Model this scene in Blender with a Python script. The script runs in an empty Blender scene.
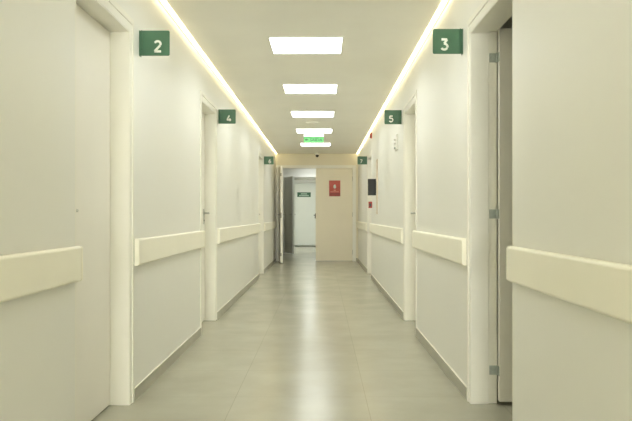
import bpy, bmesh, math, random
from mathutils import Vector, Matrix
sc = bpy.context.scene
COL = sc.collection
H = 1.10                       # eye height of the camera; the plan below is given in multiples of it
PI = math.pi

# ------------------------------------------------------------------ helpers
def box(bm, x0, x1, y0, y1, z0, z1, k=H, lift=True, mat=None):
    """box given in eye-height units; z measured from the eye line when lift"""
    zo = 1.0 if lift else 0.0
    a = Vector((min(x0, x1)*k, min(y0, y1)*k, (min(z0, z1)+zo)*k))
    b = Vector((max(x0, x1)*k, max(y0, y1)*k, (max(z0, z1)+zo)*k))
    vs = [bm.verts.new((x, y, z)) for x in (a.x, b.x) for y in (a.y, b.y) for z in (a.z, b.z)]
    for q in ((0,1,3,2), (4,6,7,5), (0,4,5,1), (2,3,7,6), (0,2,6,4), (1,5,7,3)):
        bm.faces.new([vs[i] for i in q])
    if mat is not None:
        bmesh.ops.transform(bm, matrix=mat, verts=vs)
    return vs

def frame_dirs(d):
    d = d.normalized()
    u = Vector((0,0,1)) if abs(d.z) < .9 else Vector((1,0,0))
    s = d.cross(u).normalized()
    return s, s.cross(d).normalized()

def tube(bm, pts, r, seg=14):
    pts = [Vector(p) for p in pts]
    rs = r if isinstance(r, (list, tuple)) else [r]*len(pts)
    rings = []
    for i, p in enumerate(pts):
        d = (pts[min(i+1, len(pts)-1)] - pts[max(i-1, 0)])
        s, u = frame_dirs(d)
        rings.append([bm.verts.new(p + (s*math.cos(2*PI*k/seg) + u*math.sin(2*PI*k/seg))*rs[i]) for k in range(seg)])
    for a, b in zip(rings, rings[1:]):
        for k in range(seg):
            bm.faces.new((a[k], a[(k+1) % seg], b[(k+1) % seg], b[k]))
    bm.faces.new(list(reversed(rings[0]))); bm.faces.new(rings[-1])

def lathe(bm, c, axis, prof, seg=32):
    """prof: (distance along the axis, radius)"""
    c = Vector(c); axis = Vector(axis).normalized()
    s, u = frame_dirs(axis)
    rings = []
    for t, r in prof:
        rings.append([bm.verts.new(c + axis*t + (s*math.cos(2*PI*k/seg) + u*math.sin(2*PI*k/seg))*max(r, 1e-4)) for k in range(seg)])
    for a, b in zip(rings, rings[1:]):
        for k in range(seg):
            bm.faces.new((a[k], a[(k+1) % seg], b[(k+1) % seg], b[k]))
    bm.faces.new(list(reversed(rings[0]))); bm.faces.new(rings[-1])

def prism(bm, outline, origin, ux, uy, n, depth):
    """extrude a 2D outline"""
    o, ux, uy, n = Vector(origin), Vector(ux), Vector(uy), Vector(n)
    a = [bm.verts.new(o + ux*p[0] + uy*p[1]) for p in outline]
    b = [bm.verts.new(v.co + n*depth) for v in a]
    bm.faces.new(a); bm.faces.new(list(reversed(b)))
    m = len(a)
    for i in range(m):
        bm.faces.new((a[i], b[i], b[(i+1) % m], a[(i+1) % m]))

def rounded(w0, h0, w1, h1, r, corners=(1,1,1,1), n=6):
    """rectangle outline, corners: lower-left, lower-right, upper-right, upper-left"""
    out = []
    cs = [(w0, h0, 1, 1, PI), (w1, h0, -1, 1, 1.5*PI), (w1, h1, -1, -1, 0), (w0, h1, 1, -1, .5*PI)]
    for (x, y, sx, sy, a0), on in zip(cs, corners):
        if not on: out.append((x, y)); continue
        for k in range(n+1):
            a = a0 + .5*PI*k/n
            out.append((x + sx*r + r*math.cos(a), y + sy*r + r*math.sin(a)))
    return out

def world_loc(o):
    v = Vector((0,0,0))
    while o is not None:
        v += o.location; o = o.parent
    return v

def obj(name, bm, m, parent=None, bevel=0, smooth=False, seg=2):
    """link the bmesh (world coordinates) as one mesh object"""
    bmesh.ops.recalc_face_normals(bm, faces=bm.faces)
    off = world_loc(parent) if parent else Vector((0,0,0))
    if parent is not None:
        bmesh.ops.translate(bm, vec=-off, verts=bm.verts)
    me = bpy.data.meshes.new(name); bm.to_mesh(me); bm.free()
    for mm in (m if isinstance(m, (list, tuple)) else [m]): me.materials.append(mm)
    if smooth:
        for p in me.polygons: p.use_smooth = True
    o = bpy.data.objects.new(name, me); COL.objects.link(o)
    o.parent = parent
    if bevel:
        b = o.modifiers.new('bevel', 'BEVEL'); b.width = bevel; b.segments = seg; b.limit_method = 'ANGLE'; b.angle_limit = math.radians(40)
    return o

def settle(o):
    """give a single-mesh object an origin at its own base"""
    vs = [v.co for v in o.data.vertices]
    c = Vector(((min(v.x for v in vs)+max(v.x for v in vs))/2, (min(v.y for v in vs)+max(v.y for v in vs))/2, min(v.z for v in vs)))
    o.data.transform(Matrix.Translation(-c)); o.location = c
    return o

def tag(o, label, cat, group=None, kind=None):
    o['label'] = label; o['category'] = cat
    if group: o['group'] = group
    if kind: o['kind'] = kind
    return o

def thing(name, loc, label, cat, group=None, kind=None):
    o = bpy.data.objects.new(name, None); COL.objects.link(o)
    o.empty_display_size = .1
    o.location = loc
    return tag(o, label, cat, group, kind)

def dup(root, loc, label=None, group=None):
    r = root.copy(); COL.objects.link(r); r.location = loc
    if label: r['label'] = label
    if group: r['group'] = group
    for ch in list(root.children):
        c = ch.copy(); COL.objects.link(c); c.parent = r
        for g in ch.children:
            d = g.copy(); COL.objects.link(d); d.parent = c
    return r

def P(x, y, z):                # plan units -> metres
    return Vector((x*H, y*H, (1+z)*H))

# ------------------------------------------------------------------ materials
def new_mat(name):
    m = bpy.data.materials.new(name); m.use_nodes = True
    nt = m.node_tree
    return m, nt, nt.nodes['Principled BSDF']

def mat(name, col, rough=.5, metal=0, spec=.5, var=0, scale=6, bump=0, bscale=250):
    m, nt, b = new_mat(name)
    b.inputs['Base Color'].default_value = (*col, 1)
    b.inputs['Roughness'].default_value = rough
    b.inputs['Metallic'].default_value = metal
    b.inputs['Specular IOR Level'].default_value = spec
    if var or bump:
        tc = nt.nodes.new('ShaderNodeTexCoord')
    if var:
        n = nt.nodes.new('ShaderNodeTexNoise'); n.inputs['Scale'].default_value = scale; n.inputs['Detail'].default_value = 4
        r = nt.nodes.new('ShaderNodeValToRGB')
        r.color_ramp.elements[0].position = .3; r.color_ramp.elements[1].position = .7
        r.color_ramp.elements[0].color = (*[c*(1-var) for c in col], 1)
        r.color_ramp.elements[1].color = (*[min(1, c*(1+var)) for c in col], 1)
        nt.links.new(tc.outputs['Object'], n.inputs['Vector'])
        nt.links.new(n.outputs['Fac'], r.inputs['Fac']); nt.links.new(r.outputs['Color'], b.inputs['Base Color'])
    if bump:
        n2 = nt.nodes.new('ShaderNodeTexNoise'); n2.inputs['Scale'].default_value = bscale
        bp = nt.nodes.new('ShaderNodeBump'); bp.inputs['Strength'].default_value = bump; bp.inputs['Distance'].default_value = .002
        nt.links.new(tc.outputs['Object'], n2.inputs['Vector'])
        nt.links.new(n2.outputs['Fac'], bp.inputs['Height']); nt.links.new(bp.outputs['Normal'], b.inputs['Normal'])
    return m

def glow(name, col, strength, base=(.8, .8, .8)):
    m, nt, b = new_mat(name)
    b.inputs['Base Color'].default_value = (*base, 1)
    b.inputs['Emission Color'].default_value = (*col, 1)
    b.inputs['Emission Strength'].default_value = strength
    return m

WALLC = (.835, .833, .785)
def wall_mat():
    """cream satin paint with a fine roller texture"""
    m, nt, b = new_mat('wall_paint')
    b.inputs['Roughness'].default_value = .42
    tc = nt.nodes.new('ShaderNodeNewGeometry')
    n = nt.nodes.new('ShaderNodeTexNoise'); n.inputs['Scale'].default_value = 1.3; n.inputs['Detail'].default_value = 3
    nt.links.new(tc.outputs['Position'], n.inputs['Vector'])
    mp = nt.nodes.new('ShaderNodeMapRange'); mp.inputs['To Min'].default_value = .985; mp.inputs['To Max'].default_value = 1.015
    nt.links.new(n.outputs['Fac'], mp.inputs['Value'])
    vm = nt.nodes.new('ShaderNodeVectorMath'); vm.operation = 'SCALE'
    vm.inputs[0].default_value = WALLC
    nt.links.new(mp.outputs['Result'], vm.inputs['Scale'])
    nt.links.new(vm.outputs['Vector'], b.inputs['Base Color'])
    n2 = nt.nodes.new('ShaderNodeTexNoise'); n2.inputs['Scale'].default_value = 140
    bp = nt.nodes.new('ShaderNodeBump'); bp.inputs['Strength'].default_value = .12; bp.inputs['Distance'].default_value = .001
    nt.links.new(tc.outputs['Position'], n2.inputs['Vector'])
    nt.links.new(n2.outputs['Fac'], bp.inputs['Height']); nt.links.new(bp.outputs['Normal'], b.inputs['Normal'])
    return m

TILE = .715*H
def floor_mat():
    m, nt, b = new_mat('floor_tile')
    g = nt.nodes.new('ShaderNodeNewGeometry')
    mp = nt.nodes.new('ShaderNodeMapping'); mp.vector_type = 'POINT'
    mp.inputs['Location'].default_value = (.475*H + 20*TILE, -4.19*H + 20*TILE, 0)
    nt.links.new(g.outputs['Position'], mp.inputs['Vector'])
    br = nt.nodes.new('ShaderNodeTexBrick')
    br.offset = 0; br.squash = 1
    br.inputs['Scale'].default_value = 1; br.inputs['Brick Width'].default_value = TILE; br.inputs['Row Height'].default_value = TILE
    br.inputs['Mortar Size'].default_value = .0017; br.inputs['Mortar Smooth'].default_value = .2; br.inputs['Bias'].default_value = 0
    br.inputs['Color1'].default_value = (.425, .415, .335, 1); br.inputs['Color2'].default_value = (.44, .43, .348, 1)
    br.inputs['Mortar'].default_value = (.33, .32, .255, 1)
    nt.links.new(mp.outputs['Vector'], br.inputs['Vector'])
    n = nt.nodes.new('ShaderNodeTexNoise'); n.inputs['Scale'].default_value = 1.8; n.inputs['Detail'].default_value = 6; n.inputs['Roughness'].default_value = .6
    nt.links.new(g.outputs['Position'], n.inputs['Vector'])
    mr = nt.nodes.new('ShaderNodeMapRange'); mr.inputs['From Min'].default_value = .3; mr.inputs['From Max'].default_value = .7
    mr.inputs['To Min'].default_value = .93; mr.inputs['To Max'].default_value = 1.07
    nt.links.new(n.outputs['Fac'], mr.inputs['Value'])
    vm = nt.nodes.new('ShaderNodeVectorMath'); vm.operation = 'SCALE'
    nt.links.new(br.outputs['Color'], vm.inputs[0]); nt.links.new(mr.outputs['Result'], vm.inputs['Scale'])
    nt.links.new(vm.outputs['Vector'], b.inputs['Base Color'])
    mr2 = nt.nodes.new('ShaderNodeMapRange'); mr2.inputs['From Min'].default_value = .3; mr2.inputs['From Max'].default_value = .7
    mr2.inputs['To Min'].default_value = .205; mr2.inputs['To Max'].default_value = .235
    nt.links.new(n.outputs['Fac'], mr2.inputs['Value']); nt.links.new(mr2.outputs['Result'], b.inputs['Roughness'])
    b.inputs['Specular IOR Level'].default_value = .40
    bp = nt.nodes.new('ShaderNodeBump'); bp.inputs['Strength'].default_value = .3; bp.inputs['Distance'].default_value = .002; bp.invert = True
    nt.links.new(br.outputs['Fac'], bp.inputs['Height']); nt.links.new(bp.outputs['Normal'], b.inputs['Normal'])
    return m

M = dict(
    wall=wall_mat(), floor=floor_mat(),
    ceiling=mat('ceiling_paint', (.94, .928, .868), .7, var=.015, scale=2),
    lobby=mat('lobby_paint', (.80, .80, .76), .5, var=.015, scale=2),
    skirting=mat('skirting_tile', (.40, .385, .31), .35, var=.06, scale=5),
    skirting_top=mat('skirting_edge', (.89, .87, .78), .5),
    door=mat('door_laminate', (.88, .86, .80), .38, var=.012, scale=3),
    frame=mat('door_frame_lacquer', (.865, .85, .77), .36, var=.012, scale=3),
    enddoor=mat('end_door_laminate', (.82, .76, .61), .4, var=.015, scale=3),
    greydoor=mat('grey_door_laminate', (.62, .61, .55), .4, var=.02, scale=3),
    lobbydoor=mat('lobby_door_laminate', (.78, .80, .75), .4, var=.012, scale=3),
    endwall=mat('end_wall_paint', (.80, .745, .59), .5, var=.01, scale=3),
    rail=mat('rail_vinyl', (.95, .925, .80), .38, var=.012, scale=4, bump=.08, bscale=500),
    rail_back=mat('rail_retainer', (.55, .53, .43), .6),
    steel=mat('brushed_steel', (.50, .51, .47), .35, metal=.85, var=.08, scale=40),
    hinge=mat('satin_hinge_steel', (.42, .46, .42), .42, metal=.2, var=.1, scale=60),
    dark=mat('dark_metal', (.05, .048, .04), .45, var=.1, scale=30),
    white=mat('white_plastic', (.82, .81, .76), .35, var=.01, scale=8),
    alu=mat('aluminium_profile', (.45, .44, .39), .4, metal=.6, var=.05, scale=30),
    green=mat('sign_green', (.042, .135, .072), .35, var=.06, scale=9),
    digit=mat('sign_white_letters', (.80, .82, .76), .45, var=.01, scale=9),
    pale=mat('sign_pale_letters', (.50, .66, .52), .45, var=.01, scale=9),
    red=mat('sign_red', (.50, .060, .028), .4, var=.06, scale=9),
    pink=mat('sign_pink_letters', (.70, .26, .18), .45, var=.02, scale=9),
    darkred=mat('sign_dark_red_band', (.33, .036, .018), .4, var=.05, scale=9),
    black=mat('black_plastic', (.012, .012, .012), .5, var=.1, scale=20),
    redplastic=mat('red_plastic', (.40, .03, .02), .4, var=.05, scale=20),
    wood=mat('light_wood_edge', (.66, .55, .44), .5, var=.12, scale=14),
    cork=mat('pale_board', (.72, .68, .58), .7, var=.05, scale=30),
    panel=glow('panel_light', (.97, 1, .965), 7.5),
    led=glow('led_light', (1, .84, .50), 6.5),
    lobbyA=glow('assumed_lobby_light', (.97, 1, .96), 9.0),
    cool=glow('assumed_far_lobby_light', (.97, 1, .94), 27.0),
    daylight=glow('assumed_daylight_pane', (.98, 1, .96), 28.0),  # added glow, standing in for light through the assumed back window
    bar=glow('exit_light_bar', (1, 1, .95), 1.2),
    exit=glow('exit_green', (.20, .95, .27), .16, (.075, .32, .09)),
    exit_letter=glow('exit_letters', (.05, .4, .10), .02, (.01, .12, .03)),
)

# ------------------------------------------------------------------ plan
XL, XR, ZC = -1.015, .79, 1.35          # left wall, right wall, ceiling (above the eye line)
BACK, END = -7.0, 16.6
WT = .14                                # wall thickness
LIN = .018                              # door lining thickness
DOOR_TOP = .966
LEFT_DOORS = [(3.14, 4.00), (6.41, 7.23), (12.2, 13.1)]
RIGHT_DOORS = [(3.155, 4.03), (6.41, 7.23), (12.2, 13.1)]
LOB, FAR = 20.3, 24.6                   # second doorway, far wall of the lobby

# floor and ceiling
bm = bmesh.new(); box(bm, -1.6, 2.9, BACK-.2, FAR+.6, -1.1, -1.0)
tag(obj('floor', bm, M['floor']), 'polished square greige tile floor running the length of the corridor', 'floor', kind='structure')
bm = bmesh.new(); box(bm, -1.6, 2.9, BACK-.2, FAR+.6, ZC, ZC+.1)
tag(obj('ceiling', bm, M['ceiling']), 'plain cream ceiling over the corridor', 'ceiling', kind='structure')

def side_wall(name, s, xw, doors, label):
    bm = bmesh.new()
    x1 = xw + s*WT
    y = BACK
    for a, b in doors:
        box(bm, xw, x1, y, a-LIN, -1, ZC)
        box(bm, xw, x1, a-LIN, b+LIN, DOOR_TOP+LIN, ZC)
        y = b+LIN
    box(bm, xw, x1, y, END+.14, -1, ZC)
    return tag(obj(name, bm, M['wall']), label, 'wall', kind='structure')
side_wall('wall_left', -1, XL, LEFT_DOORS, 'long cream wall carrying the even-numbered green signs')
side_wall('wall_right', 1, XR, RIGHT_DOORS, 'long cream wall carrying the odd-numbered green signs')

# end wall with the double-door opening
EL, ER, ET = -.95, .67, 1.035
bm = bmesh.new()
box(bm, XL, EL-LIN, END, END+.14, -1, ZC); box(bm, ER+LIN, XR, END, END+.14, -1, ZC); box(bm, EL-LIN, ER+LIN, END, END+.14, ET+LIN, ZC)
tag(obj('wall_end', bm, M['endwall']), 'short cream wall around the double door closing the corridor', 'wall', kind='structure')
WX0, WX1, WZ0, WZ1 = -.92, .70, -.72, 1.08       # assumed daylight window behind the viewer, added to brighten camera-facing surfaces
bm = bmesh.new()
box(bm, XL-WT, WX0, BACK-.14, BACK, -1, ZC); box(bm, WX1, XR+WT, BACK-.14, BACK, -1, ZC)
box(bm, WX0, WX1, BACK-.14, BACK, -1, WZ0); box(bm, WX0, WX1, BACK-.14, BACK, WZ1, ZC)
tag(obj('wall_back', bm, M['wall']), 'cream wall around the assumed window behind the viewer', 'wall', kind='structure')
wn = thing('assumed_window_1', P((WX0+WX1)/2, BACK, WZ0), 'large assumed daylight window added behind the viewer for its light', 'window', kind='structure')
bm = bmesh.new(); wm = (WX0+WX1)/2; f = .045
box(bm, WX0, WX0+f, BACK-.09, BACK-.03, WZ0, WZ1); box(bm, WX1-f, WX1, BACK-.09, BACK-.03, WZ0, WZ1)
box(bm, WX0+f, WX1-f, BACK-.09, BACK-.03, WZ0, WZ0+f); box(bm, WX0+f, WX1-f, BACK-.09, BACK-.03, WZ1-f, WZ1)
box(bm, wm-f/2, wm+f/2, BACK-.09, BACK-.03, WZ0+f, WZ1-f)
obj('assumed_window_frame', bm, M['white'], wn)
for x0, x1 in ((WX0+f, wm-f/2), (wm+f/2, WX1-f)):
    bm = bmesh.new(); box(bm, x0, x1, BACK-.065, BACK-.055, WZ0+f, WZ1-f)
    obj('pane', bm, M['daylight'], wn)

# skirting tiles, only on the wall between doors
def skirting(name, s, xw, doors, label):
    bm = bmesh.new(); lat = s*-.010
    ys = [BACK] + [v for a, b in doors for v in (a-.082, b+.082)] + [END]
    for a, b in zip(ys[0::2], ys[1::2]):
        vs = box(bm, xw, xw+lat, a, b, -1, -.93)
    for f in bm.faces:
        f.material_index = 0
    bm.normal_update()
    for f in bm.faces:
        if f.normal.z > .9 or f.calc_center_median().z > H*(1-.9305): f.material_index = 1
    o = obj(name, bm, [M['skirting'], M['skirting_top']])
    return tag(o, label, 'baseboard', kind='structure')
skirting('baseboard_left', -1, XL, LEFT_DOORS, 'low grey tile skirting along the even-numbered wall')
skirting('baseboard_right', 1, XR, RIGHT_DOORS, 'low grey tile skirting along the odd-numbered wall')
bm = bmesh.new(); box(bm, ER+.072, XR-.010, END-.010, END, -1, -.93)
tag(obj('baseboard_end', bm, M['skirting']), 'short grey skirting piece beside the closed end door leaf', 'baseboard', kind='structure')

# ------------------------------------------------------------------ doors
def lever(parent, pos, out, along, length=.105, plate=True, m='steel', rose=.025):
    """lever handle: pos on the leaf surface (metres), out = away from the leaf, along = lever direction"""
    pos, out, along = Vector(pos), Vector(out), Vector(along)
    bm = bmesh.new()
    lathe(bm, pos, out, [(0, rose), (.006, rose), (.009, rose*.8)], 24)
    tube(bm, [pos, pos+out*.03, pos+out*.047, pos+out*.054+along*.008, pos+out*.055+along*.02, pos+out*.055+along*length*.6, pos+out*.053+along*length],
         [.010, .009, .009, .0095, .0095, .0088, .0075], 14)
    h = obj('handle', bm, M[m], parent, smooth=True)
    if plate:
        bm = bmesh.new()
        up = Vector((0,0,1)); side = along
        prism(bm, rounded(-.017, -.115, .017, .045, .012), pos, side, up, out, .005)
        obj('lock_plate', bm, M[m], parent)
        bm = bmesh.new()
        lathe(bm, pos+Vector((0,0,-.075)), out, [(0, .0085), (.008, .0085), (.0095, .007)], 18)
        obj('lock_cylinder', bm, M['dark'], parent)
    return h

def frame_mesh(s, xw, a, b, top, rebate=False, flush=False, wt=WT, cw=.080, ct=.0055):
    """lining and stepped casing around an opening in a side wall"""
    bm = bmesh.new()
    xc = xw - s*ct*.5; xc2 = xw - s*ct*1.35; x1 = xw + s*wt
    def portal(x0, x1_, inner, outer, half=False):
        """one U-shaped solid: two stiles and a head in a single extrusion"""
        pts = [(a-outer, -1), (a-inner, -1), (a-inner, top+inner), (b+inner, top+inner), (b+inner, -1), (b+outer, -1), (b+outer, top+outer), (a-outer, top+outer)]
        quads = ((0,1,2,7), (7,2,3,6), (6,3,4,5))
        if half:                     # no stile on the near side: the lining meets the wall flush there
            pts = [(a, top+inner), (b+inner, top+inner), (b+inner, -1), (b+outer, -1), (b+outer, top+outer), (a, top+outer)]
            quads = ((0,1,4,5), (1,2,3,4))
        m_ = len(pts)
        va = [bm.verts.new((x0*H, y*H, (1+z)*H)) for y, z in pts]
        vb = [bm.verts.new((x1_*H, y*H, (1+z)*H)) for y, z in pts]
        for q in quads:
            bm.faces.new([va[i] for i in q]); bm.faces.new([vb[i] for i in q])
        for i in range(m_):
            bm.faces.new((va[i], va[(i+1) % m_], vb[(i+1) % m_], vb[i]))
    if rebate:
        portal(xw, xw+s*.094, 0, LIN*.98)
        portal(xw+s*.094, x1, .012, LIN*.98)
    else:
        portal(xw, x1, 0, LIN*.98)
    portal(xw, xc, .005, cw*.62, flush)
    portal(xw, xc2, cw*.62, cw, flush)
    return bm

def closed_door(n, s, xw, a, b, label, handle_far=True, flush=False):
    d = thing('door_%d' % n, P(xw, (a+b)/2, -1), label, 'door', kind='structure')
    obj('frame', frame_mesh(s, xw, a, b, DOOR_TOP, flush=flush), M['frame'], d, bevel=.0015)
    bm = bmesh.new()
    box(bm, xw+s*.100, xw+s*.134, a+.003, b-.003, -.992, DOOR_TOP-.003)
    leaf = obj('leaf', bm, M['door'], d, bevel=.001)
    y = (b-.075) if handle_far else (a+.075)
    dirn = -1 if handle_far else 1
    lever(leaf, P(xw+s*.100, y, .022), (-s, 0, 0), (0, dirn, 0), length=.105)
    return d

closed_door(1, -1, XL, *LEFT_DOORS[0], 'closed cream door in a deep frame just before the sign numbered 2', handle_far=False, flush=True)
closed_door(2, -1, XL, *LEFT_DOORS[1], 'closed cream door with a lever handle just before the sign numbered 4')
closed_door(3, -1, XL, *LEFT_DOORS[2], 'closed cream door seen edge-on just before the sign numbered 6')
closed_door(5, 1, XR, *RIGHT_DOORS[1], 'closed cream door with a lever handle just before the sign numbered 5')
closed_door(6, 1, XR, *RIGHT_DOORS[2], 'closed cream door seen edge-on just before the sign numbered 7')

# the open door before sign 3
a, b = RIGHT_DOORS[0]
d = thing('door_4', P(XR, (a+b)/2, -1), 'cream door standing open on three steel hinges just before the sign numbered 3', 'door', kind='structure')
obj('frame', frame_mesh(1, XR, a, b, DOOR_TOP, rebate=True, flush=True), M['frame'], d, bevel=.0015)
bm = bmesh.new(); px = XR+WT+.004
box(bm, px, px+.862, 3.998, 4.038, -.980, .985)
leaf = obj('leaf', bm, M['door'], d, bevel=.001)
lever(leaf, P(px+.80, 3.998, .02), (0,-1,0), (-1,0,0))
for z in (.838, .008, -.822):
    bm = bmesh.new()
    box(bm, XR+.100, XR+WT-.001, 4.0395, 4.042, z-.024, z+.024)
    box(bm, px-.0022, px, 4.000, 4.034, z-.024, z+.024)
    tube(bm, [P(XR+WT-.001, 4.034, z-.0245), P(XR+WT-.001, 4.034, z+.0245)], .0065, 16)
    obj('hinge', bm, M['hinge'], d)

# dark side room behind the open door
bm = bmesh.new()
box(bm, XR+WT, 2.8, 4.9, 5.0, -1, ZC); box(bm, 2.7, 2.8, 1.9, 4.9, -1, ZC); box(bm, XR+WT, 2.7, 1.8, 1.9, -1, ZC)
tag(obj('wall_room', bm, M['lobby']), 'unlit walls of the room behind the open door', 'wall', kind='structure')

# ------------------------------------------------------------------ double door at the end of the corridor
d = thing('door_7', P((EL+ER)/2, END, -1), 'cream double door at the corridor end, one leaf closed with a red sign', 'door', kind='structure')
def end_frame(bm, y0, y1, l, r, t, cl, cr, ct, ow=.02):
    # lining
    box(bm, l-LIN*.98, l, y0, y1, -1, t+LIN*.98); box(bm, r, r+LIN*.98, y0, y1, -1, t+LIN*.98); box(bm, l, r, y0, y1, t, t+LIN*.98)
    # casing towards the camera
    box(bm, l-cl, l, y0-ow, y0, -1, t+ct); box(bm, r, r+cr, y0-ow, y0, -1, t+ct); box(bm, l, r, y0-ow, y0, t, t+ct)
bm = bmesh.new(); end_frame(bm, END, END+.14, EL, ER, ET, .062, .07, .062)
obj('frame', bm, M['frame'], d, bevel=.0015)
MID = (EL+ER)/2
bm = bmesh.new(); box(bm, MID+.002, ER-.003, END+.005, END+.045, -.988, ET-.004)
leaf_c = obj('leaf', bm, M['enddoor'], d, bevel=.001)
leaf_c['label'] = 'closed leaf carrying the red sign'
for z in (.80, .02, -.80):                       # hinge knuckles of the closed leaf
    bm = bmesh.new(); tube(bm, [P(ER-.001, END+.0, z-.05), P(ER-.001, END+.0, z+.05)], .008, 12)
    obj('hinge', bm, M['alu'], leaf_c)
bm = bmesh.new(); box(bm, MID-.008, MID+.002, END+.012, END+.038, -.03, .05)
obj('latch', bm, M['dark'], leaf_c)
# the leaf standing open towards the camera
LW = .80
R = Matrix.Translation(P(EL+.004, END-.022, -1)) @ Matrix.Rotation(-math.radians(84), 4, 'Z') @ Matrix.Translation(-P(EL+.004, END-.022, -1))
bm = bmesh.new(); box(bm, EL+.004, EL+.004+LW, END-.022, END+.028, -.988, ET-.004, mat=R)
leaf_o = obj('leaf', bm, M['frame'], d, bevel=.001)
leaf_o['label'] = 'open leaf swung towards the corridor'
for z0, z1 in ((.82, .88), (-.05, .06), (-.84, -.78)):
    bm = bmesh.new(); box(bm, EL+.004+LW, EL+.004+LW+.003, END-.021, END-.003, z0, z1, mat=R)
    obj('strike_plate' if z0 == -.05 else 'flush_bolt', bm, M['dark'], leaf_o)
hp = R @ P(EL+.004+LW-.07, END+.028, .018)
fo = (R.to_3x3() @ Vector((0,1,0))); al = (R.to_3x3() @ Vector((-1,0,0)))
lever(leaf_o, hp, fo, al, plate=False, rose=.03)
hp = R @ P(EL+.004+LW-.07, END-.022, .018)
lever(leaf_o, hp, -fo, al, plate=False, rose=.03)

# ------------------------------------------------------------------ lobby beyond the double door
bm = bmesh.new(); box(bm, -1.55, -1.45, END+.14, FAR, -1, ZC)
tag(obj('wall_lobby_left', bm, M['lobby']), 'pale lobby wall beyond the open leaf', 'wall', kind='structure')
bm = bmesh.new(); box(bm, 1.2, 1.3, END+.14, FAR, -1, ZC)
tag(obj('wall_lobby_right', bm, M['lobby']), 'pale lobby wall hidden by the closed leaf', 'wall', kind='structure')
bm = bmesh.new(); box(bm, -1.5, XL, END+.06, END+.14, -1, ZC); box(bm, XR, 1.25, END+.06, END+.14, -1, ZC)
tag(obj('wall_lobby_front', bm, M['lobby']), 'pale lobby wall flanking the double door', 'wall', kind='structure')
GL, GR, GT = -1.015, .65, 1.02
bm = bmesh.new()
box(bm, -1.5, GL-LIN, LOB, LOB+.14, -1, ZC); box(bm, GR+LIN, 1.25, LOB, LOB+.14, -1, ZC); box(bm, GL-LIN, GR+LIN, LOB, LOB+.14, GT+LIN, ZC)
tag(obj('wall_lobby_middle', bm, M['lobby']), 'bright white wall over the second doorway beyond the double door', 'wall', kind='structure')
d2 = thing('door_8', P((GL+GR)/2, LOB, -1), 'second doorway beyond the double door with a grey leaf standing open', 'door', kind='structure')
bm = bmesh.new(); end_frame(bm, LOB, LOB+.14, GL, GR, GT, .05, .05, .05)
obj('frame', bm, M['lobby'], d2, bevel=.0015)
R2 = Matrix.Translation(P(GL+.004, LOB-.022, -1)) @ Matrix.Rotation(-math.radians(72), 4, 'Z') @ Matrix.Translation(-P(GL+.004, LOB-.022, -1))
bm = bmesh.new(); box(bm, GL+.004, GL+.004+.82, LOB-.022, LOB+.028, -.985, GT-.006, mat=R2)
gl = obj('leaf', bm, M['greydoor'], d2, bevel=.001)
bm = bmesh.new(); box(bm, GL+.004+.82, GL+.004+.824, LOB-.022, LOB+.028, -.985, GT-.006, mat=R2)
e = obj('edge_strip', bm, M['lobbydoor'], gl); e['label'] = 'white edge strip'
f3 = R2.to_3x3()
lever(gl, R2 @ P(GL+.004+.76, LOB+.028, .03), f3 @ Vector((0,1,0)), f3 @ Vector((-1,0,0)), plate=False, rose=.028)
lever(gl, R2 @ P(GL+.004+.76, LOB-.022, .03), f3 @ Vector((0,-1,0)), f3 @ Vector((-1,0,0)), plate=False, rose=.028)

# far wall with the white door
FL, FR, FT = -.92, -.13, 1.06
bm = bmesh.new()
box(bm, -1.5, FL-LIN, FAR, FAR+.14, -1, ZC); box(bm, FR+LIN, 1.25, FAR, FAR+.14, -1, ZC); box(bm, FL-LIN, FR+LIN, FAR, FAR+.14, FT+LIN, ZC)
tag(obj('wall_lobby_end', bm, M['lobby']), 'farthest white wall around the door with the small green sign', 'wall', kind='structure')
bm = bmesh.new(); box(bm, -1.5, 1.25, FAR+.5, FAR+.55, -1, ZC)
tag(obj('wall_closet', bm, M['lobby']), 'unlit wall behind the farthest white door', 'wall', kind='structure')
d3 = thing('door_9', P((FL+FR)/2, FAR, -1), 'farthest closed white door carrying a small green sign', 'door', kind='structure')
bm = bmesh.new(); end_frame(bm, FAR, FAR+.14, FL, FR, FT, .06, .06, .08)
obj('frame', bm, M['lobby'], d3, bevel=.0015)
bm = bmesh.new(); box(bm, FL+.004, FR-.004, FAR+.02, FAR+.06, -.965, FT-.012)
leaf_f = obj('leaf', bm, M['lobbydoor'], d3, bevel=.001)
lever(leaf_f, P(FR-.09, FAR+.02, .01), (0,-1,0), (-1,0,0), length=.06, plate=True, m='dark', rose=.03)
bm = bmesh.new(); box(bm, -1.45, .6, FAR-.02, FAR, FT+.085, FT+.20)  # added grey strip, its colour standing in for shade on the far wall
tag(obj('shading_1', bm, M['alu']), 'added grey strip standing in for shade above the farthest white door', 'shading', kind='structure')

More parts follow.
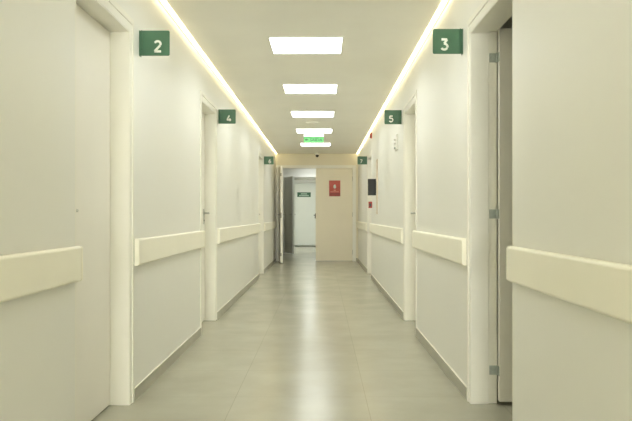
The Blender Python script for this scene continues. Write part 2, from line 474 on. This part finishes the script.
# ------------------------------------------------------------------ handrails (flat crash rails)
def handrail(s, xw, y0, y1, label, over0=False, over1=False, cut=.088):
    """y0..y1 the visible shell; the retainer stays clear of a door casing under the shell's end"""
    r = thing('wall_handrail', P(xw, (y0+y1)/2, -.27), label, 'handrail', 'cream wall handrails between the doors')
    zt, zb = -.125, -.270
    x_in, x_out, rad = .0080, .031, .013
    def prof(e=0):
        pts = [(x_in, zb+e)]
        for k in range(7):
            t = .5*PI*k/6
            pts.append((x_out-e-rad+rad*math.sin(t), zb+e+rad-rad*math.cos(t)))
        for k in range(7):
            t = .5*PI*k/6
            pts.append((x_out-e-rad+rad*math.cos(t), zt-e-rad+rad*math.sin(t)))
        pts.append((x_in, zt-e))
        return pts
    def section(bm, y, e=0):
        return [bm.verts.new(P(xw - s*p[0], y, p[1])) for p in prof(e)]
    def loft(bm, secs):
        n = len(secs[0])
        for a_, b_ in zip(secs, secs[1:]):
            for i in range(n): bm.faces.new((a_[i], a_[(i+1) % n], b_[(i+1) % n], b_[i]))
        bm.faces.new(secs[0]); bm.faces.new(list(reversed(secs[-1])))
    c = .022
    bm = bmesh.new(); loft(bm, [section(bm, y0+c+.0006), section(bm, y1-c-.0006)])
    obj('rail', bm, M['rail'], r)
    for ya, yb in ((y0, y0+c), (y1, y1-c)):
        bm = bmesh.new(); sg = 1 if yb > ya else -1
        secs = []
        for k in range(5):
            t = .5*PI*k/4
            secs.append(section(bm, ya + sg*.011*(1-math.sin(t)), .011*(1-math.cos(t)) if False else .011*(1-math.sin(t))**1.5*.6))
        secs = list(reversed(secs)) if False else secs
        secs.sort(key=lambda v: abs(v[0].co.y/H - ya))
        secs.append(section(bm, yb))
        loft(bm, secs)
        obj('end_cap', bm, M['rail'], r)
    bm = bmesh.new()
    box(bm, xw, xw - s*x_in, y0 + (cut if over0 else .004), y1 - (cut if over1 else .004), zb+.004, zt-.002)
    obj('retainer', bm, M['rail_back'], r)
    return r
for s, xw, w in ((-1, XL, 'even'), (1, XR, 'odd')):
    n = {'even': ('2', '4', '6'), 'odd': ('3', '5', '7')}[w]
    handrail(s, xw, BACK+.3, 3.128, 'cream wall handrail closest to the viewer, ending at the door before sign %s' % n[0], over1=True)
    handrail(s, xw, 4.083 + (.03 if s > 0 else 0), 6.398, 'cream wall handrail between the sign numbered %s and the door before sign %s' % (n[0], n[1]), over1=True)
    handrail(s, xw, 7.313, 12.19, 'long cream wall handrail between the sign numbered %s and the door before sign %s' % (n[1], n[2]), over1=True)
    handrail(s, xw, 13.183, END-.03, 'short far cream wall handrail below the sign numbered %s' % n[2])

# ------------------------------------------------------------------ numbered flag signs
def text_mesh(body, size, offset, extrude):
    cu = bpy.data.curves.new('lettering', 'FONT'); cu.body = body; cu.size = size
    cu.align_x = 'CENTER'; cu.align_y = 'CENTER'; cu.offset = offset; cu.extrude = extrude; cu.resolution_u = 6
    o = bpy.data.objects.new('lettering', cu); COL.objects.link(o)
    dg = bpy.context.evaluated_depsgraph_get(); dg.update()
    me = bpy.data.meshes.new_from_object(o.evaluated_get(dg))
    bpy.data.objects.remove(o); bpy.data.curves.remove(cu)
    return me

def put_text(name, body, size, center, parent, m, offset=0, extrude=.0012, fit=None):
    """upright lettering facing the camera end of the corridor; centred by its own bounds; fit = height (or width, height)"""
    me = text_mesh(body, size, offset, extrude)
    xs = [v.co.x for v in me.vertices]; ys = [v.co.y for v in me.vertices]
    me.transform(Matrix.Translation((-(min(xs)+max(xs))/2, -(min(ys)+max(ys))/2, 0)))
    w, h = max(xs)-min(xs), max(ys)-min(ys)
    if fit:
        fx = fit[0]/w if fit[0] else fit[1]/h
        me.transform(Matrix.Diagonal((fx, fit[1]/h, 1, 1)))
    me.transform(Matrix.Rotation(PI/2, 4, 'X'))
    me.name = name; me.materials.clear(); me.materials.append(m)
    o = bpy.data.objects.new(name, me); COL.objects.link(o)
    o.parent = parent; o.location = Vector(center) - world_loc(parent)
    return o

def arc(cx, cz, rx, rz, a0, a1, n=14):
    return [(cx + rx*math.cos(math.radians(a0+(a1-a0)*k/n)), cz + rz*math.sin(math.radians(a0+(a1-a0)*k/n))) for k in range(n+1)]
NUMERALS = {            # strokes in a unit box, x to the right, z up
    '2': [arc(.48, .73, .40, .27, 165, -35) + [(.72, .50), (.08, .02), (.08, 0)], [(.04, 0), (.95, 0)]],
    '3': [[(.08, 1), (.86, 1)], [(.86, 1), (.46, .60)], [(.40, .585)] + arc(.46, .29, .44, .29, 90, -150)],
    '4': [[(.60, 1), (.02, .24)], [(.0, .22), (1.0, .22)], [(.72, .50), (.72, 0)]],
    '5': [[(.86, 1), (.20, 1)], [(.20, 1), (.14, .55)], [(.14, .56)] + arc(.46, .31, .45, .31, 112, -150)],
    '6': [arc(.50, .30, .42, .30, 0, 360, 24), arc(.62, .42, .54, .58, 80, 190)],
    '7': [[(.04, 1), (.92, 1)], [(.92, 1), (.34, 0)]],
}
def flag_sign(s, xw, y, num, label, drop=0):
    ztop, zbot, w = 1.035-drop, .895-drop, .169
    t = thing('door_number_sign', P(xw, y, zbot), label, 'sign', 'green door number signs')
    hgt = (ztop-zbot)*H; W = w*H
    bm = bmesh.new()
    # panel perpendicular to the wall with its free corners rounded
    prism(bm, rounded(.004, 0, W, hgt, .010, (0,1,1,0)), P(xw, y, zbot), (-s,0,0), (0,0,1), (0,1,0), .0035)
    pn = obj('panel', bm, M['green'], t, bevel=.0005)
    bm = bmesh.new()
    lip = rounded(.001, .0, .004, hgt, .0005, (0,0,0,0))
    prism(bm, [(0, 0), (.004, 0), (.004, hgt), (0, hgt)], P(xw, y-.004/H, zbot), (-s,0,0), (0,0,1), (0,1,0), .045)
    for zz in (.03, hgt-.03):
        lathe(bm, P(xw, y, zbot)+Vector((-s*.004, .024, zz)), (-s,0,0), [(0, .004), (.002, .004), (.0028, .0025)], 12)
    obj('wall_flange', bm, M['green'], t)
    bm = bmesh.new()
    tube(bm, [P(xw, y, zbot)+Vector((-s*.016, -.004, .0)), P(xw, y, zbot)+Vector((-s*.016, -.004, hgt))], .004, 10)
    obj('hinge_rod', bm, M['green'], t)
    dh = hgt*.47
    c = P(xw - s*w*.61, y-.0002, zbot+(ztop-zbot)*.375)
    bm = bmesh.new()
    for st in NUMERALS[num]:
        tube(bm, [Vector((c.x + (px_-.5)*dh*.62, 0, c.z + (pz_-.5)*dh*.86)) for px_, pz_ in st], dh*.10, 10)
    bmesh.ops.transform(bm, matrix=Matrix.Translation((0, c.y, 0)) @ Matrix.Diagonal((1, .12, 1, 1)), verts=bm.verts)
    obj('number', bm, M['digit'], pn, smooth=True)
    return t
flag_sign(-1, XL, 4.22, '2', 'green flag sign reading 2 on the wall', .008)
flag_sign(1, XR, 4.26, '3', 'green flag sign reading 3 on the wall', -.011)
flag_sign(-1, XL, 7.45, '4', 'green flag sign reading 4 on the wall', -.005)
flag_sign(1, XR, 7.55, '5', 'green flag sign reading 5 on the wall', -.012)
flag_sign(-1, XL, 13.3, '6', 'small green flag sign reading 6 near the corridor end')
flag_sign(1, XR, 13.3, '7', 'small green flag sign reading 7 near the corridor end')

# ------------------------------------------------------------------ ceiling lights
CX = -.122
def ceiling_light(y, label, m='panel', x=CX):
    t = thing('ceiling_light', P(x, y, ZC), label, 'ceiling light', 'square ceiling panel lights')
    h = .287*H; fr = .012; z0 = (1+ZC)*H
    c = P(x, y, ZC)
    bm = bmesh.new()
    for x0, x1, y0, y1 in ((-h, h, -h, -h+fr), (-h, h, h-fr, h), (-h, -h+fr, -h+fr, h-fr), (h-fr, h, -h+fr, h-fr)):
        box(bm, c.x+x0, c.x+x1, c.y+y0, c.y+y1, c.z-.010, c.z, k=1, lift=False)
    obj('frame', bm, M['white'], t)
    bm = bmesh.new(); box(bm, c.x-h+fr, c.x+h-fr, c.y-h+fr, c.y+h-fr, c.z-.007, c.z-.001, k=1, lift=False)
    obj('diffuser', bm, M[m], t)
    return t
L0 = ceiling_light(6.02, 'square ceiling panel light closest to the viewer, largest of the row')
for y, lab in ((8.08, 'square ceiling panel light, second of the row from the viewer'),
               (10.08, 'square ceiling panel light before the round ceiling disc, third of the row'),
               (12.08, 'square ceiling panel light directly before the hanging exit sign'),
               (14.38, 'square ceiling panel light behind the hanging exit sign'),
               (3.99, 'assumed square ceiling panel light overhead, before the first one in view')):  # last one is out of view, assumed from the row's spacing
    dup(L0, P(CX, y, ZC), lab)
Lc = ceiling_light(19.62, 'assumed cool white ceiling panel light in the lobby before the second doorway', 'lobbyA', -.2)  # assumed lamp, out of view, added to light the lobby
ceiling_light(22.6, 'assumed cool white ceiling panel light before the farthest door', 'cool', -.2)  # likewise assumed and unseen, added to light the far door

# ------------------------------------------------------------------ LED strips at the ceiling edge
for s, xw, lab in ((-1, XL, 'warm glowing strip light along the ceiling edge above the even signs'),
                   (1, XR, 'warm glowing strip light along the ceiling edge above the odd signs')):
    t = thing('led_strip_light', P(xw, (BACK+END)/2, ZC), lab, 'strip light', 'strip lights along the ceiling edges')
    zc = (1+ZC)*H; x0 = xw*H
    bm = bmesh.new()
    box(bm, x0, x0 - s*.006, BACK*H+.05, END*H-.01, zc-.018, zc, k=1, lift=False)
    obj('profile', bm, M['alu'], t)
    bm = bmesh.new()
    w, dp = .030, .008
    pr = [(.007, 0)] + [(.007 + w*.5 - w*.5*math.cos(PI*k/10), -dp*math.sin(PI*k/10)**.6 if 0 < k < 10 else 0) for k in range(1, 10)] + [(.007+w, 0)]
    va = [bm.verts.new((x0 - s*p[0], BACK*H+.06, zc + p[1])) for p in pr]
    vb = [bm.verts.new((x0 - s*p[0], END*H-.02, zc + p[1])) for p in pr]
    for i in range(len(pr)-1):
        bm.faces.new((va[i], va[i+1], vb[i+1], vb[i]))
    bm.faces.new(va); bm.faces.new(list(reversed(vb))); bm.faces.new((va[0], vb[0], vb[-1], va[-1]))
    obj('diffuser', bm, M['led'], t)

# ------------------------------------------------------------------ ceiling fittings
t = thing('exit_sign', P(-.135, 12.5, ZC-.15), 'hanging exit sign with a white housing over a glowing green panel', 'exit sign')
bm = bmesh.new(); box(bm, -.305, .035, 12.49, 12.55, ZC-.055, ZC)
obj('housing', bm, M['white'], t, bevel=.004)
bm = bmesh.new(); box(bm, -.30, .03, 12.512, 12.526, ZC-.145, ZC-.055)
pn = obj('panel', bm, M['exit'], t)
bm = bmesh.new(); box(bm, -.295, .025, 12.484, 12.490, ZC-.050, ZC-.008)
obj('light_bar', bm, M['bar'], t)
put_text('lettering', 'SAÍDA', .1, P(-.095, 12.511, ZC-.098), pn, M['exit_letter'], offset=.002, fit=(.205*H, .062*H))
bm = bmesh.new()
prism(bm, [(-.035, 0), (-.005, .026), (-.005, .011), (.03, .011), (.03, -.011), (-.005, -.011), (-.005, -.026)], P(-.25, 12.511, ZC-.102), (1,0,0), (0,0,1), (0,-1,0), .0012)
obj('arrow', bm, M['exit_letter'], pn)

bm = bmesh.new(); lathe(bm, P(-.135, 11.0, ZC), (0,0,-1), [(0, .105), (.010, .105), (.016, .098), (.018, .075), (.013, .070), (.013, .012), (.017, .008)], 40)
tag(settle(obj('ceiling_speaker', bm, M['ceiling'], smooth=False)), 'flat round cream disc on the ceiling between two panel lights', 'ceiling speaker')

t = thing('security_camera', P(-.102, 16.3, ZC-.11), 'small dark dome camera under the ceiling above the double door', 'camera')
bm = bmesh.new(); lathe(bm, P(-.102, 16.3, ZC), (0,0,-1), [(0, .052), (.030, .052), (.052, .048), (.058, .040)], 32)
obj('base', bm, M['ceiling'], t, smooth=True)
bm = bmesh.new(); c = P(-.102, 16.3, ZC)
lathe(bm, c, (0,0,-1), [(.058, .038), (.075, .0375), (.09, .033), (.103, .023), (.110, .010), (.112, .001)], 28)
obj('dome', bm, M['black'], t, smooth=True)

# ------------------------------------------------------------------ signs on the doors
t = thing('fire_door_sign', P(.276, END+.004, .44), 'red rectangular sign with a white emblem on the closed double door leaf', 'sign')
x0, x1, z0, z1, ys = .155, .40, .42, .765, END+.0049
bm = bmesh.new(); box(bm, x0, x1, ys-.004, ys, z0, z1)
pn = obj('plate', bm, M['red'], t, bevel=.001)
bm = bmesh.new(); box(bm, x0, x1, ys-.0052, ys-.0042, z0, z0+.072)
obj('band', bm, M['darkred'], pn)
out = []
for k in range(24):
    ang = 2*PI*k/24
    r = .040*(1 + .45*max(0, math.sin(ang))**3)
    out.append((r*math.cos(ang)*.85, r*math.sin(ang)))
bm = bmesh.new(); prism(bm, out, P(.278, ys-.0042, .625), (1,0,0), (0,0,1), (0,-1,0), .0012)
obj('emblem', bm, M['digit'], pn)
bm = bmesh.new(); prism(bm, rounded(-.026, -.02, .026, .012, .006), P(.278, ys-.0042, .555), (1,0,0), (0,0,1), (0,-1,0), .0012)
obj('emblem_base', bm, M['pink'], pn)
for zz, ww in ((.520, .092),):
    bm = bmesh.new()
    for k in range(9):
        xx = .278 - ww + k*2*ww/9
        box(bm, xx, xx+1.4*ww/9, ys-.0052, ys-.0042, zz-.014, zz+.010)
    obj('text_line', bm, M['pink'], pn)

t = thing('green_door_sign', P(-.58, FAR+.02, .60), 'small green sign with pale lettering on the farthest white door', 'sign')
ys = FAR+.0196
bm = bmesh.new(); box(bm, -.80, -.365, ys-.004, ys, .60, .75)
pn = obj('plate', bm, M['green'], t, bevel=.001)
for zz, ww, nn in ((.70, .10, 5), (.645, .155, 8)):
    bm = bmesh.new()
    for k in range(nn):
        xx = -.5825 - ww + k*2*ww/nn
        box(bm, xx, xx+1.5*ww/nn, ys-.0052, ys-.0042, zz-.018, zz+.018)
    obj('text_line', bm, M['pale'], pn)

# ------------------------------------------------------------------ fittings on the odd-numbered wall
def on_right(u): return XR-u
# siren high on the wall
t = thing('mounted_siren', P(XR, 12.03, 1.22), 'small dark red alarm siren high on the wall just under the strip light', 'alarm')
bm = bmesh.new(); box(bm, XR, XR-.010, 12.00, 12.06, 1.220, 1.310)
obj('base', bm, M['redplastic'], t, bevel=.002)
bm = bmesh.new(); box(bm, XR-.010, XR-.032, 12.005, 12.055, 1.225, 1.305)
obj('housing', bm, M['darkred'], t, bevel=.004)
bm = bmesh.new(); lathe(bm, P(XR-.021, 12.005, 1.245), (0,-1,0), [(0, .009), (.006, .009), (.010, .006)], 20)
obj('lens', bm, M['dark'], t, smooth=True)
# manual call point
t = thing('fire_alarm_switch', P(XR, 12.01, .12), 'red fire alarm call point on the wall below the black panel', 'alarm')
bm = bmesh.new(); box(bm, XR, XR-.056, 11.97, 12.05, .118, .218)
obj('housing', bm, M['redplastic'], t, bevel=.004)
bm = bmesh.new(); box(bm, XR-.044, XR-.014, 11.967, 11.97, .140, .19)
obj('front_plate', bm, M['dark'], t)
bm = bmesh.new(); box(bm, XR-.058, XR-.056, 11.985, 12.035, .14, .195)
obj('glass', bm, M['white'], t)
# black panel standing out from the wall
t = thing('mounted_display', P(XR, 11.0, .29), 'black rectangular panel projecting from the wall above the red call point', 'display')
bm = bmesh.new(); box(bm, XR-.125, XR-.008, 11.0, 11.03, .292, .53)
obj('screen', bm, M['black'], t, bevel=.003)
bm = bmesh.new(); box(bm, XR-.008, XR, 10.99, 11.06, .33, .49)
obj('wall_plate', bm, M['black'], t, bevel=.001)
bm = bmesh.new(); box(bm, XR-.06, XR-.008, 11.03, 11.05, .38, .44)
obj('bracket', bm, M['dark'], t)
# thin board seen edge-on
t = thing('notice_board', P(XR, 10.85, 0), 'thin tan-edged notice board seen edge-on beside the black panel', 'notice board')
bm = bmesh.new()
box(bm, XR, XR-.010, 10.75, 10.775, .02, .80); box(bm, XR, XR-.010, 10.925, 10.95, .02, .80)
box(bm, XR, XR-.010, 10.775, 10.925, .02, .045); box(bm, XR, XR-.010, 10.775, 10.925, .775, .80)
obj('frame', bm, M['wood'], t)
bm = bmesh.new(); box(bm, XR, XR-.006, 10.775, 10.925, .045, .775)
obj('board', bm, M['cork'], t)
# white emergency lamp near sign 5
t = thing('emergency_spotlight', P(XR, 7.95, .69), 'small white wall unit with a dark knob below the sign numbered 5', 'emergency light')
bm = bmesh.new(); box(bm, XR, XR-.022, 7.88, 8.04, .685, .845)
obj('body', bm, M['white'], t, bevel=.006)
for z in (.79, .745):
    bm = bmesh.new(); lathe(bm, P(XR-.022, 7.93, z), (-1,0,0), [(0, .012), (.010, .014), (.020, .018), (.022, .015)], 20)
    obj('lamp_head', bm, M['white'], t, smooth=True)
bm = bmesh.new(); lathe(bm, P(XR-.022, 7.93, .705), (-1,0,0), [(0, .010), (.012, .012), (.018, .011), (.020, .008)], 20)
obj('knob', bm, M['hinge'], t, smooth=True)

# ------------------------------------------------------------------ world, camera, view
w = bpy.data.worlds.new('world'); sc.world = w; w.use_nodes = True
w.node_tree.nodes['Background'].inputs['Color'].default_value = (0, 0, 0, 1)
w.node_tree.nodes['Background'].inputs['Strength'].default_value = 0
cam = bpy.data.cameras.new('camera'); co = bpy.data.objects.new('camera', cam); COL.objects.link(co)
co.location = (0, 0, H); co.rotation_euler = (PI/2, 0, 0)
cam.sensor_width = 36; cam.lens = 760/632*36
cam.shift_x = (316-322)/632; cam.shift_y = (215.5-210.5)/632
cam.clip_start = .05; cam.clip_end = 100
sc.camera = co
sc.cycles.max_bounces = 14; sc.cycles.diffuse_bounces = 8; sc.cycles.glossy_bounces = 6
vs = sc.view_settings
vs.view_transform = 'Standard'; vs.look = 'None'; vs.gamma = 1; vs.use_curve_mapping = False
vs.exposure = 0.42
